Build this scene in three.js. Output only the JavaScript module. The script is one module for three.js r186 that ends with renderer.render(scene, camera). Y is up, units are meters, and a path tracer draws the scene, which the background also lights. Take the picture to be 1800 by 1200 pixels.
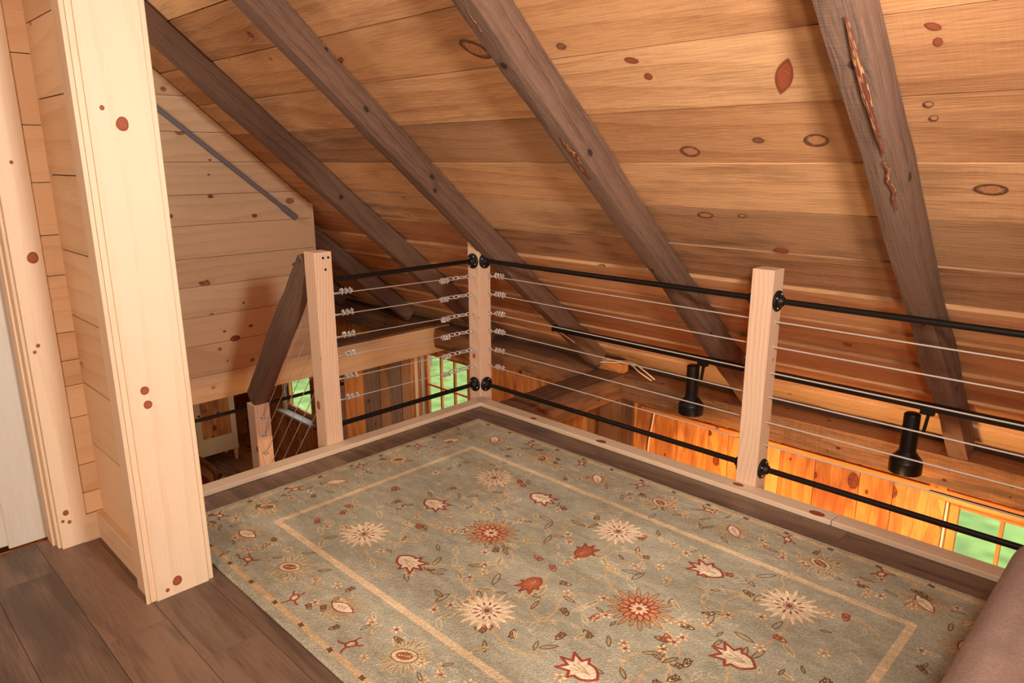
import * as THREE from 'three';
import { RoundedBoxGeometry } from 'three/addons/geometries/RoundedBoxGeometry.js';
import { RectAreaLightUniformsLib } from 'three/addons/lights/RectAreaLightUniformsLib.js';
import { mergeGeometries } from 'three/addons/utils/BufferGeometryUtils.js';

// ---------------------------------------------------------------- camera, sky, lights, exposure
const scene = new THREE.Scene();
const camera = new THREE.PerspectiveCamera(51.305, 1.5, 0.05, 200);
const D2R = Math.PI / 180;
camera.position.set(0, 1.5, 0);
camera.rotation.set(-14.286 * D2R, 44.639 * D2R, -0.197 * D2R, 'YXZ');
scene.add(camera);
const renderer = new THREE.WebGLRenderer({ antialias: true });
renderer.toneMapping = THREE.LinearToneMapping;
renderer.toneMappingExposure = 1.06;
renderer.shadowMap.enabled = true;
RectAreaLightUniformsLib.init();
scene.background = new THREE.Color().setRGB(2.1, 2.1, 2.05);      // bright overcast daylight outdoors

// photographer's flash, held out to the right of the camera
const KEY_POS = new THREE.Vector3(0.17, 1.85, -0.79), KEY_AIM = new THREE.Vector3(-2.6, 1.1, -2.1);
const keyLight = new THREE.SpotLight(new THREE.Color().setRGB(1.0, 0.95, 0.88), 22, 0, 68 * D2R, 1.0, 2);
keyLight.position.copy(KEY_POS); keyLight.target.position.copy(KEY_AIM); keyLight.shadow.radius = 7; scene.add(keyLight, keyLight.target);
// added warm fill light behind the camera, given a floor lamp shape
const FILL_POS = new THREE.Vector3(1.5, 1.55, 2.3), FILL_COLOR = new THREE.Color().setRGB(1.0, 0.88, 0.72);
const fillLight = new THREE.PointLight(FILL_COLOR, 34, 0, 2);
fillLight.position.copy(FILL_POS); fillLight.shadow.radius = 10; scene.add(fillLight);
// added fill light, hidden behind the short wall to brighten the pine partition
const STAIR_POS = new THREE.Vector3(-4.15, 2.3, -0.35), stairFill = new THREE.PointLight(FILL_COLOR, 3.5, 0, 2);
stairFill.position.copy(STAIR_POS); stairFill.shadow.radius = 6; scene.add(stairFill);
const SPOT_COLOR = new THREE.Color().setRGB(1.0, 0.5, 0.18), SPOT_POWER = 8.5;
const LOW_COLOR = new THREE.Color().setRGB(1.0, 0.6, 0.26), LOW_POWER = 14;

// ---------------------------------------------------------------- helpers
function rng(seed) { let s = seed >>> 0; return () => { s = (s + 0x6D2B79F5) | 0; let t = Math.imul(s ^ (s >>> 15), 1 | s); t = (t + Math.imul(t ^ (t >>> 7), 61 | t)) ^ t; return ((t ^ (t >>> 14)) >>> 0) / 4294967296; }; }
const rand = rng(77);
const pick = (a) => a[Math.floor(rand() * a.length) % a.length];
const taken = new Map();
function numbered(name) { const n = taken.get(name) || 0; taken.set(name, n + 1); return n ? name + '_' + String(n).padStart(3, '0') : name; }
function thing(name, label, category, pos = [0, 0, 0], group) {
  const o = new THREE.Group(); o.name = numbered(name); o.position.set(...pos); o.userData = { label, category };
  if (group) o.userData.group = group;
  scene.add(o); return o;
}
function structure(name, label, category, pos = [0, 0, 0]) {
  const o = new THREE.Group(); o.name = name; o.position.set(...pos); o.userData = { kind: 'structure', label, category };
  scene.add(o); return o;
}
function part(name, geo, mat, parent, pos, label) {
  const m = new THREE.Mesh(geo, mat); m.name = name; if (pos) m.position.set(...pos); if (label) m.userData.label = label;
  parent.add(m); return m;
}
// uv in metres over a 4 m x 1 m tile, u along the grain axis
function grainUV(g, axis = 0, ou = 0, ov = 0, tile = [4, 1]) {
  const p = g.attributes.position, n = g.attributes.normal, uv = new Float32Array(p.count * 2), o = [0, 1, 2].filter((k) => k !== axis);
  for (let i = 0; i < p.count; i++) {
    const P = [p.getX(i), p.getY(i), p.getZ(i)], N = [Math.abs(n.getX(i)), Math.abs(n.getY(i)), Math.abs(n.getZ(i))];
    const k = N[0] >= N[1] && N[0] >= N[2] ? 0 : N[1] >= N[2] ? 1 : 2;
    let u, v;
    if (k === axis) { u = P[o[0]] * 0.35; v = P[o[1]]; } else { u = P[axis]; v = P[o.find((q) => q !== k)] + (k === o[0] ? 0.37 : 0); }
    uv[2 * i] = (u + ou) / tile[0]; uv[2 * i + 1] = (v + ov) / tile[1];
  }
  g.setAttribute('uv', new THREE.BufferAttribute(uv, 2)); return g;
}
const box = (w, h, d, axis = 0, ou = rand() * 4, ov = rand()) => grainUV(new THREE.BoxGeometry(w, h, d), axis, ou, ov);
const rbox = (w, h, d, r, axis = 0, seg = 2, ou = rand() * 4, ov = rand()) => grainUV(new RoundedBoxGeometry(w, h, d, seg, r), axis, ou, ov);
const UP = new THREE.Vector3(0, 1, 0);
function rod(a, b, r, seg = 10, r2 = r) {
  const A = new THREE.Vector3(...a), B = new THREE.Vector3(...b), d = B.clone().sub(A), g = new THREE.CylinderGeometry(r2, r, d.length(), seg);
  g.applyQuaternion(new THREE.Quaternion().setFromUnitVectors(UP, d.clone().normalize())); const c = A.add(B).multiplyScalar(0.5); g.translate(c.x, c.y, c.z); return g;
}
const curveTube = (pts, r, seg = 40, closed = false) => new THREE.TubeGeometry(new THREE.CatmullRomCurve3(pts.map((p) => new THREE.Vector3(...p)), closed), seg, r, 6, closed);

// ---------------------------------------------------------------- textures
function noiser(seed) {
  const r = rng(seed), T = new Float32Array(65536); for (let i = 0; i < 65536; i++) T[i] = r();
  return (x, y, px, py) => {                                   // value noise, periodic in px, py lattice cells
    const xi = Math.floor(x), yi = Math.floor(y); let fx = x - xi, fy = y - yi; fx = fx * fx * (3 - 2 * fx); fy = fy * fy * (3 - 2 * fy);
    const x0 = ((xi % px) + px) % px, x1 = (x0 + 1) % px, y0 = ((yi % py) + py) % py, y1 = (y0 + 1) % py;
    const h = (a, b) => T[(a * 197 + b * 7919 + ((a * b) & 1023)) & 65535];
    const a = h(x0, y0), b = h(x1, y0), c = h(x0, y1), d = h(x1, y1);
    return a + (b - a) * fx + (c - a) * fy + (a - b - c + d) * fx * fy;
  };
}
const mix = (a, b, t) => a + (b - a) * t, clamp = (x, a = 0, b = 1) => Math.min(b, Math.max(a, x)), smooth = (a, b, x) => { const t = clamp((x - a) / (b - a)); return t * t * (3 - 2 * t); };
// flat-sawn wood on a 4 m x 1 m tile; colours are sRGB 0..255
function woodTexture(o) {
  const W = o.W || 2048, H = o.H || 512, N = noiser(o.seed), r = rng(o.seed + 5), defl = new Float32Array(W * H), kn = new Float32Array(W * H), halo = new Float32Array(W * H);
  for (let k = 0; k < o.knots; k++) {
    const kx = r() * 4, ky = r(), big = r(), rad = (o.knotMin || 0.006) + big * big * (o.knotMax || 0.02), el = 1 + r() * 0.7, R = Math.max(rad * 7, 0.05);
    for (let j = Math.floor((ky - R) * H); j <= (ky + R) * H; j++) for (let i = Math.floor((kx - 2.5 * R) / 4 * W); i <= (kx + 2.5 * R) / 4 * W; i++) {
      const dx = i / W * 4 - kx, dy = j / H - ky, q = (((j % H) + H) % H) * W + (((i % W) + W) % W), d = Math.hypot(dx / el, dy);
      defl[q] += Math.sign(dy) * rad * 1.1 * Math.exp(-((dx / (rad * 4)) ** 2) - (dy / (rad * 2.6)) ** 2);
      kn[q] = Math.max(kn[q], clamp(1.15 - d / rad, 0, 1)); halo[q] = Math.max(halo[q], Math.exp(-((d / rad / 1.7) ** 2)));
    }
  }
  const data = new Uint8Array(W * H * 4), bump = o.bump ? new Uint8Array(W * H * 4) : null, L = o.light, D = o.dark, K = o.knot || [96, 48, 28], ST = o.stain || D;
  for (let j = 0; j < H; j++) for (let i = 0; i < W; i++) {
    const q = j * W + i, x = i / W, y = j / H + defl[q];
    const wob = N(x * 8, y * 6, 8, 6) * 0.055 + N(x * 20 + 3, y * 14, 20, 14) * 0.012;
    const ph = (y + wob) * o.rings + N(x * 3, y * 5 + 7, 3, 5) * 2, fr = ph - Math.floor(ph), ring = Math.pow(fr, 2.2) * (1 - smooth(0.9, 1, fr));
    const fine = N(x * 60, y * 260, 60, 260), fib = N(x * 130, y * 512 + 11, 130, 512), low = N(x * 6 + 1, y * 4 + 2, 6, 4), mid = N(x * 24, y * 24, 24, 24);
    let t = ring * o.ringAmt + (fine - 0.5) * o.fine + (fib - 0.5) * o.fine * 0.7 + (low - 0.5) * o.lowAmt;
    const st = o.stainAmt ? smooth(0.55, 0.9, N(x * 5 + 9, y * 3 + 5, 5, 3) * 0.6 + mid * 0.35 + fine * 0.15) * o.stainAmt : 0;
    const saw = o.saw ? (N(x * 900, y * 9, 900, 9) - 0.5) * o.saw : 0;
    t = clamp(t + saw + halo[q] * 0.25);
    const kk = smooth(0.0, 0.35, kn[q]), kc = 0.75 + 0.5 * N(x * 300, y * 90, 300, 90);
    for (let c = 0; c < 3; c++) { let v = mix(L[c], D[c], t); v = mix(v, ST[c], st); v = mix(v, kn[q] > 0.4 ? mix(K[c] * kc, L[c], o.knotFill || 0) : K[c] * kc * 0.85, kk * (o.knotAmt || 1)); data[4 * q + c] = clamp(v, 0, 255); }
    data[4 * q + 3] = 255;
    if (bump) { const b = clamp(0.5 + (fine - 0.5) * 0.5 - ring * 0.25 + (mid - 0.5) * 0.6 + saw * 2, 0, 1) * 255; bump[4 * q] = bump[4 * q + 1] = bump[4 * q + 2] = b; bump[4 * q + 3] = 255; }
  }
  const mk = (d, srgb) => { const t = new THREE.DataTexture(d, W, H); t.wrapS = t.wrapT = THREE.RepeatWrapping; t.magFilter = THREE.LinearFilter; t.minFilter = THREE.LinearMipmapLinearFilter; if (srgb) t.colorSpace = THREE.SRGBColorSpace; t.needsUpdate = true; return t; };
  return { map: mk(data, true), bumpMap: bump ? mk(bump, false) : null };
}
const std = (p) => new THREE.MeshStandardMaterial({ roughness: 0.7, metalness: 0, ...p });
const tinted = (tex, tint, rough, bumpScale) => std({ map: tex.map, color: new THREE.Color().setRGB(...tint), roughness: rough, ...(tex.bumpMap ? { bumpMap: tex.bumpMap, bumpScale: bumpScale || 0.001 } : {}) });

const tPine = woodTexture({ seed: 11, light: [216, 192, 164], dark: [186, 150, 114], rings: 13, ringAmt: 0.22, fine: 0.16, lowAmt: 0.4, knots: 0, knotMin: 0.005, knotMax: 0.02, knot: [150, 72, 38] });
const tPanel = woodTexture({ seed: 19, light: [222, 190, 154], dark: [184, 140, 100], rings: 12, ringAmt: 0.3, fine: 0.18, lowAmt: 0.55, knots: 12, knotMin: 0.006, knotMax: 0.02, knot: [132, 76, 46], knotFill: 0.2, knotAmt: 0.9 });
const tRoof = woodTexture({ seed: 23, light: [210, 160, 112], dark: [150, 100, 62], rings: 9, ringAmt: 0.4, fine: 0.26, lowAmt: 0.8, knots: 8, knotMin: 0.006, knotMax: 0.016, knot: [96, 52, 30], knotFill: 0.35, knotAmt: 0.9, stain: [120, 84, 56], stainAmt: 0.3, saw: 0.08, bump: true });
const tRoof2 = woodTexture({ seed: 31, light: [204, 162, 120], dark: [146, 104, 70], rings: 7, ringAmt: 0.5, fine: 0.3, lowAmt: 0.9, knots: 8, knotMin: 0.006, knotMax: 0.016, knot: [92, 50, 30], knotFill: 0.4, knotAmt: 0.9, stain: [108, 86, 66], stainAmt: 0.6, saw: 0.1, bump: true });
const tRafter = woodTexture({ seed: 41, light: [124, 96, 78], dark: [78, 55, 42], rings: 16, ringAmt: 0.45, fine: 0.5, lowAmt: 0.8, knots: 14, knotMin: 0.008, knotMax: 0.02, knot: [58, 36, 26], stain: [132, 110, 96], stainAmt: 0.4, saw: 0.1, bump: true });
const tFir = woodTexture({ seed: 53, light: [222, 188, 158], dark: [192, 148, 118], rings: 60, ringAmt: 0.6, fine: 0.2, lowAmt: 0.3, knots: 16, knotMin: 0.005, knotMax: 0.012, knot: [150, 86, 52] });
const tFloor = woodTexture({ seed: 61, light: [122, 98, 80], dark: [84, 64, 52], rings: 10, ringAmt: 0.6, fine: 0.4, lowAmt: 0.9, knots: 10, knotMin: 0.004, knotMax: 0.012, knot: [44, 30, 24], stain: [56, 42, 36], stainAmt: 0.5, bump: true });
const tWall = woodTexture({ seed: 71, light: [216, 150, 84], dark: [168, 98, 44], rings: 13, ringAmt: 0.65, fine: 0.2, lowAmt: 0.6, knots: 46, knotMin: 0.008, knotMax: 0.026, knot: [110, 52, 22], stain: [120, 66, 34], stainAmt: 0.6, bump: true });
const tPlate = woodTexture({ seed: 83, light: [158, 112, 74], dark: [92, 62, 42], rings: 12, ringAmt: 0.4, fine: 0.4, lowAmt: 1, knots: 60, knotMin: 0.004, knotMax: 0.008, knot: [46, 28, 18], stain: [88, 68, 54], stainAmt: 0.8, saw: 0.2, bump: true });
const tPaint = woodTexture({ seed: 97, W: 1024, H: 512, light: [198, 194, 184], dark: [182, 174, 160], rings: 6, ringAmt: 0.2, fine: 0.25, lowAmt: 0.4, knots: 8, knotMin: 0.003, knotMax: 0.006, knot: [120, 110, 98], stain: [186, 172, 150], stainAmt: 0.4 });

const M = {
  pine: [[1, 1, 1], [0.97, 0.95, 0.92], [1, 0.97, 0.93]].map((t) => tinted(tPine, t, 0.55)),
  panel: [[1, 1, 1], [0.93, 0.91, 0.88], [0.97, 0.94, 0.9]].map((t) => tinted(tPanel, t, 0.6)),
  roof: [tinted(tRoof, [1.0, 1.0, 1.0], 0.75, 0.002), tinted(tRoof, [0.76, 0.68, 0.62], 0.78, 0.002), tinted(tRoof2, [1.0, 0.98, 0.94], 0.78, 0.002), tinted(tRoof2, [0.68, 0.6, 0.54], 0.8, 0.002), tinted(tRoof, [0.88, 0.82, 0.76], 0.75, 0.002), tinted(tRoof2, [0.62, 0.6, 0.6], 0.8, 0.002)],
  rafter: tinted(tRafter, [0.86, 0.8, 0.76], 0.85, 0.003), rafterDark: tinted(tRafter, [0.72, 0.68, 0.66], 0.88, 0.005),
  fir: tinted(tFir, [1, 1, 1], 0.6), firEdge: tinted(tFir, [0.95, 0.98, 1], 0.6),
  floor: [[1, 1, 1], [0.9, 0.9, 0.9], [1.08, 1.04, 1.02], [0.95, 0.97, 1]].map((t) => tinted(tFloor, t, 0.42, 0.0006)),
  wall: [[1, 1, 1], [1.0, 0.92, 0.84], [0.9, 0.8, 0.7], [1.06, 1.04, 1]].map((t) => tinted(tWall, t, 0.6, 0.001)),
  barn: [tinted(tPlate, [1, 0.92, 0.86], 0.8, 0.003), tinted(tRafter, [1, 0.95, 0.9], 0.85, 0.003)],
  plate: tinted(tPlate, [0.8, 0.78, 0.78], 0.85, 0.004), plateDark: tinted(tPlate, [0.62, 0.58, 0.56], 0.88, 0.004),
  paint: tinted(tPaint, [1, 1, 1], 0.5),
  black: std({ color: 0x1b1714, roughness: 0.45, metalness: 0.5 }), iron: std({ color: 0x2c2826, roughness: 0.5, metalness: 0.7 }),
  bronze: std({ color: 0x17110d, roughness: 0.42, metalness: 0.3 }),
  steel: std({ color: 0xd6d2cd, roughness: 0.35, metalness: 0.55 }), cable: std({ color: 0xcfc8c0, roughness: 0.45, metalness: 0.4 }),
  grey: std({ color: 0x77777c, roughness: 0.6, metalness: 0.1 }), cord: std({ color: 0xe8cfae, roughness: 0.6 }),
  hidden: std({ color: 0x5c4330, roughness: 0.9 }), plaster: std({ color: 0xb49a7c, roughness: 0.9 }),
  glass: new THREE.MeshPhysicalMaterial({ color: 0xffffff, roughness: 0.02, metalness: 0, transmission: 1, thickness: 0, ior: 1.45 }),
};

// ---------------------------------------------------------------- roof geometry: slope of 40.5 degrees falling towards -z
const A = 40.5 * D2R, SA = Math.sin(A), CA = Math.cos(A);
const S = (x, h, s) => [x, 0.956 + CA * h - SA * s, -2.96 - SA * h - CA * s];   // h above the rafter undersides, s down the slope
const RH = 0.15, LOW = -2.45, EAVE = -4.35, XW = -9.9, XE = 3.0, ZS = 5.8;

// ceiling boards
{
  const c = structure('ceiling', 'sloping ceiling of wide orange-brown roof boards above the rafters', 'ceiling', S(0, RH, 0)); c.rotation.x = -A;
  part('roof_deck', new THREE.BoxGeometry(XE - XW, 0.1, 6.75), M.hidden, c, [(XE + XW) / 2, 0.085, 5 - 6.75 / 2]);
  const joints = [-9.05, -7.9, -6.74, -5.52, -4.34, -3.18, -1.93, -0.77, 0.4, 1.6, 2.7];
  for (let k = 0; k < 23; k++) {
    const s1 = 1.70 - k * 0.2925, s0 = s1 - 0.2925; let a = XW, j = k % 2;
    const rowTone = [2, 0, 1, 4, 0, 3, 2, 0, 3, 0, 4, 1, 0, 2][k % 14];
    while (a < XE - 0.01) {
      const b = j < joints.length ? joints[j] : XE; j += 2;
      const w = b - a - 0.002, m = M.roof[rand() < 0.75 ? rowTone : Math.floor(rand() * 6)];
      part('plank', box(w, 0.025, 0.2925 - 0.005 - rand() * 0.004, 0), m, c, [(a + b) / 2, 0.0125 + rand() * 0.005 + (k < 6 ? 0.006 : 0), -(s0 + s1) / 2]).rotation.x = k < 6 ? 0.05 + rand() * 0.02 : (rand() - 0.4) * 0.028;
      a = b;
    }
  }
}
// other half of the roof and the outer shell (beyond the picture)
{
  const c = structure('ceiling_rear', 'far roof slope behind the ridge', 'ceiling', S(0, RH, -5)); c.rotation.x = A;
  part('roof_deck', box(XE - XW, 0.12, 6.75, 0), M.roof[1], c, [(XE + XW) / 2, 0.06, 6.75 / 2]);
}

// rafters
function hewn(w, h, l, axis, seed, amp = 0.006, nseg = 44) {
  const seg = [3, 3, 3]; seg[axis] = nseg; const g = new THREE.BoxGeometry(w, h, l, ...seg); grainUV(g, axis, rand() * 4, rand());
  const N = noiser(seed), p = g.attributes.position, n = [w, h, l];
  for (let i = 0; i < p.count; i++) {
    const P = [p.getX(i), p.getY(i), p.getZ(i)], t = P[axis], o = [0, 1, 2].filter((k) => k !== axis);
    for (const k of o) { const side = Math.sign(P[k]) * (Math.abs(P[k]) / (n[k] / 2)); P[k] += (N(t * 2.2 + 40, side * 2 + 9 + k * 13, 200, 64) - 0.5) * amp * 2.4 + (N(t * 9 + 80, side * 3 + 20 + k * 7, 400, 64) - 0.5) * amp; }
    const q = o.map((k) => Math.abs(p.getComponent(i, k)) / (n[k] / 2)); if (q[0] > 0.9 && q[1] > 0.9) for (const k of o) P[k] *= 0.95 - 0.05 * N(t * 5, k * 5 + 3, 200, 64);
    p.setXYZ(i, ...P);
  }
  g.computeVertexNormals(); return g;
}
const rafterX = [[-9.1, 'far beyond the pine partition, over the cream cabinet'], [-7.95, 'far beyond the pine partition, second one past it'], [-6.75, 'just beyond the pine partition'], [-5.57, 'over the pale header beam, passing behind the pine partition edge'],
  [-4.39, 'nearest to the pine partition wall on its loft side'], [-3.228, 'that the corner railing post runs up to'], [-1.98, 'with a short splintered scar, ending behind the middle railing post'], [-0.82, 'with a long orange bark scar, its foot beside a track light'], [0.36, 'over the taupe sofa']];
const rafters = [];
rafterX.forEach(([x, where], i) => {
  const s0 = -4.98, s1 = i === 7 ? 1.52 : 1.5, L = s1 - s0, r = thing('rafter', 'dark rough-hewn rafter ' + where, 'rafter', S(x + 0.05, RH / 2, (s0 + s1) / 2), 'roof rafters');
  r.rotation.x = -A; part('timber', hewn(0.1, RH - 0.004, L, 2, 300 + i * 7), M.rafter, r); rafters.push([r, (s0 + s1) / 2]);
});

// knots: thin oval plugs of darker wood in the boards where the photograph shows them
const knotTex = (ringed, seed) => { const W = 96, d = new Uint8Array(W * W * 4), N = noiser(seed); for (let j = 0; j < W; j++) for (let i = 0; i < W; i++) { const q = 4 * (j * W + i), r = Math.hypot(i - 48, j - 48) / 48, w = (N(i / 5, j / 5, 40, 40) - 0.5) * 0.25, rim = smooth(0.55, 0.85, r + w), rg = 0.5 + 0.5 * Math.sin((r + w * 0.6) * 22), c = ringed ? [mix(mix(188, 164, rg), 96, rim), mix(mix(134, 110, rg), 58, rim), mix(mix(90, 70, rg), 36, rim)] : [mix(134, 168, rg * 0.6) - rim * 16, mix(62, 92, rg * 0.6) - rim * 8, mix(36, 56, rg * 0.6) - rim * 6]; for (let k = 0; k < 3; k++) d[q + k] = clamp(c[k], 0, 255); d[q + 3] = 255; } const t = new THREE.DataTexture(d, W, W); t.magFilter = THREE.LinearFilter; t.colorSpace = THREE.SRGBColorSpace; t.needsUpdate = true; return std({ map: t, roughness: 0.7 }); };
const KNOT = [knotTex(false, 31), knotTex(true, 37)];
function knot(parent, pos, face, rx, ry, rot = 0, style = 0, pointed = 0) {      // face: 'down', 'up' or 'x'
  const n = 32, P = [0, 0, 0], uv = [0.5, 0.5], idx = [], K = noiser(Math.round(rx * 1e4) + 3);
  for (let k = 0; k < n; k++) { const a = k / n * Math.PI * 2, w = 1 + (K(k / n * 5, 2, 5, 9) - 0.5) * 0.22, c = Math.cos(a), q = Math.sin(a) * Math.pow(Math.abs(Math.sin(a)), pointed), x = c * rx * w, y = q * ry * w, X = x * Math.cos(rot) - y * Math.sin(rot), Y = x * Math.sin(rot) + y * Math.cos(rot); P.push(X, Y, 0); uv.push(0.5 + c * 0.48, 0.5 + Math.sin(a) * 0.48); idx.push(0, k + 1, (k + 1) % n + 1); }
  const g = new THREE.BufferGeometry(); g.setAttribute('position', new THREE.Float32BufferAttribute(P, 3)); g.setAttribute('uv', new THREE.Float32BufferAttribute(uv, 2)); g.setIndex(idx); if (face === 'down') { g.rotateX(Math.PI / 2); } if (face === 'up') g.rotateX(-Math.PI / 2); if (face === 'x') g.rotateY(Math.PI / 2);
  g.computeVertexNormals(); part('knot', g, KNOT[style], parent, pos);
}
{
  const c = scene.getObjectByName('ceiling');
  for (const [x, q, rx, ry, rot, st, pt] of [[-1.04, -1.045, 0.078, 0.026, 1.15, 0, 0.8], [-1.547, -1.18, 0.026, 0.014, -0.3, 0, 0], [-1.514, -1.102, 0.016, 0.015, 0, 0, 0], [-1.011, -0.762, 0.04, 0.03, 0, 1, 0], [-2.224, -1.326, 0.075, 0.04, -0.6, 1, 0], [-1.505, -0.714, 0.042, 0.032, 0, 1, 0], [-0.527, -0.522, 0.05, 0.027, 0, 1, 0], [-1.603, -0.306, 0.036, 0.02, 0, 1, 0], [-1.323, -0.078, 0.034, 0.02, 0, 0, 0], [-0.612, -1.174, 0.022, 0.011, -0.5, 0, 0.4], [-0.605, -1.122, 0.012, 0.016, 0, 0, 0], [-0.653, -0.9, 0.014, 0.013, 0, 1, 0], [-0.647, -0.844, 0.013, 0.011, 0, 1, 0], [-1.427, -0.316, 0.02, 0.012, 0, 1, 0], [-3.119, -1.383, 0.03, 0.012, 0.4, 0, 0]]) knot(c, [x, -0.003, -q], 'down', rx, ry, rot, st, pt);
}

// loft floor
{
  const f = structure('floor', 'loft floor of dark brown wide planks', 'floor');
  part('deck', new THREE.BoxGeometry(XE + 3.205, 0.2, ZS + 2.96), M.hidden, f, [(XE - 3.205) / 2, -0.115, (ZS - 2.96) / 2]);
  for (let k = 0; k < 19; k++) {
    const z0 = -2.955 + k * 0.19; let a = -3.2 - rand() * 1.1;
    while (a < 1.6) { const b = a + 1.25 + (k % 3) * 0.08, x0 = Math.max(a, -3.2); if (b > x0 + 0.05) part('plank', box(b - x0 - 0.0015, 0.015, 0.1885, 0), pick(M.floor), f, [(b + x0) / 2, -0.0075, z0 + 0.095]); a = b; }
  }
  part('plank', box(XE - 1.6, 0.015, 3.6, 0), M.floor[0], f, [(XE + 1.6) / 2 + 0.9, -0.0085, -1.1]);
  part('rim_board', box(XE + 3.205, 0.24, 0.04, 0), M.wall[2], f, [(XE - 3.205) / 2, -0.135, -2.98]);
  part('rim_board', box(0.04, 0.24, ZS + 2.96, 2), M.wall[2], f, [-3.225, -0.135, (ZS - 2.96) / 2]);
}
// lower level floor and outer walls
{
  const f = structure('floor_lower', 'brown wood floor of the lower level', 'floor');
  for (let k = 0; k < 22; k++) part('plank', box(XE - XW, 0.03, (ZS - EAVE) / 22 - 0.003, 0), [M.wall[2], M.barn[0]][k % 2], f, [(XE + XW) / 2, LOW - 0.015, EAVE + (k + 0.5) * (ZS - EAVE) / 22]);
  part('slab', new THREE.BoxGeometry(XE - XW + 0.4, 0.1, ZS - EAVE + 0.4), M.hidden, f, [(XE + XW) / 2, LOW - 0.08, (ZS + EAVE) / 2]);
}
// eave wall with three window openings
const windows = [-5.255, -0.465, -8.27], WG = 0.31, WT = -0.425, WB = -1.71;   // glass centre x, half width, top, bottom
{
  const w = structure('wall_back', 'eave wall of vertical orange pine boards under the plate', 'wall');
  const cuts = windows.map((x) => [x - WG - 0.06, x + WG + 0.06]).sort((a, b) => a[0] - b[0]);
  const seams = [];
  let x = XW; const fixed = [-3.2, -2.94, -2.77, -2.588, -2.334, -2.177, -1.98, -1.806, -1.576, -1.305, -1.113, -0.91];
  while (x < XE) { seams.push(x); const nf = fixed.find((q) => q > x + 0.01); let nx = x + 0.17 + rand() * 0.08; for (const c of cuts) for (const e of c) if (x < e - 0.01 && nx > e - 0.06) nx = e; if (nf && (x >= -3.21 || nx > nf)) nx = nf; x = nx; }
  seams.push(XE);
  for (let i = 0; i + 1 < seams.length; i++) {
    const a = seams[i], b = seams[i + 1], mid = (a + b) / 2, cut = cuts.find((c) => mid > c[0] - 1e-3 && mid < c[1] + 1e-3), m = pick(M.wall), d = rand() * 0.004;
    const spans = cut ? [[LOW, WB - 0.06], [WT + 0.06, -0.05]] : [[LOW, -0.05]];
    for (const [y0, y1] of spans) part('plank', box(b - a - 0.004, y1 - y0, 0.022, 1), m, w, [mid, (y0 + y1) / 2, EAVE - 0.011 + d]);
  }
  // thickness behind the boards, left open at the windows
  let p = XW - 0.2; for (const c of [...cuts, [XE + 0.2, XE + 0.2]]) { part('sheathing', new THREE.BoxGeometry(c[0] - p, 2.9, 0.1), M.hidden, w, [(c[0] + p) / 2, LOW + 1.3, EAVE - 0.075]); p = c[1]; }
  for (const c of cuts) { part('sheathing', new THREE.BoxGeometry(c[1] - c[0], WB - 0.06 - LOW + 0.15, 0.1), M.hidden, w, [(c[0] + c[1]) / 2, (LOW - 0.15 + WB - 0.06) / 2, EAVE - 0.075]); part('sheathing', new THREE.BoxGeometry(c[1] - c[0], 0.75, 0.1), M.hidden, w, [(c[0] + c[1]) / 2, WT + 0.06 + 0.375, EAVE - 0.075]); }
}
windows.forEach((x, i) => {
  const mw = M.wall[1], mt = M.wall[3];
  const w = structure('window_' + (i + 1), ['lower window with muntins beyond the pale header beam', 'window with orange sash low on the eave wall beside the sofa', 'far window with white sill seen under the sloping handrail'][i], 'window', [x, (WT + WB) / 2, EAVE]);
  const h = WT - WB, W = WG * 2;
  for (const s of [-1, 1]) { part('casing', rbox(0.09, h + 0.3, 0.022, 0.004, 1), mt, w, [s * (WG + 0.06 + 0.045), 0, 0.011]); part('sash_stile', rbox(0.06, h + 0.12, 0.04, 0.004, 1), mw, w, [s * (WG + 0.03), 0, -0.06]); part('jamb', box(0.012, h + 0.12, 0.06, 1), M.paint, w, [s * (WG + 0.054), 0, -0.03]); }
  part('casing', rbox(W + 0.3, 0.05, 0.024, 0.004, 0), mt, w, [0, h / 2 + 0.06 + 0.015, 0.012]);
  part('sash_rail', rbox(W, 0.06, 0.04, 0.004, 0), mw, w, [0, h / 2 + 0.03, -0.06]); part('sash_rail', rbox(W, 0.06, 0.04, 0.004, 0), mw, w, [0, -h / 2 - 0.03, -0.06]);
  part('sill', rbox(W + 0.3, 0.035, 0.12, 0.006, 0), i === 2 ? M.paint : mt, w, [0, -h / 2 - 0.075, 0.04], i === 2 ? 'white painted sill' : undefined);
  if (i < 2) for (let k = 1; k < 3; k++) part('muntin', rbox(0.02, h, 0.03, 0.003, 1), mw, w, [-WG + k * W / 3, 0, -0.06]);
  if (i < 2) for (let k = 1; k < 4; k++) part('muntin', rbox(W, 0.02, 0.028, 0.003, 0), mw, w, [0, -h / 2 + k * h / 4, -0.06]);
  if (i === 2) part('pane', new THREE.BoxGeometry(W, h, 0.003), M.glass, w, [0, 0, -0.06]); else for (let a = 0; a < 3; a++) for (let b = 0; b < 4; b++) part('pane', new THREE.BoxGeometry(W / 3 - 0.02, h / 4 - 0.02, 0.003), M.glass, w, [-WG + (a + 0.5) * W / 3, -h / 2 + (b + 0.5) * h / 4, -0.06]);
});
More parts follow.
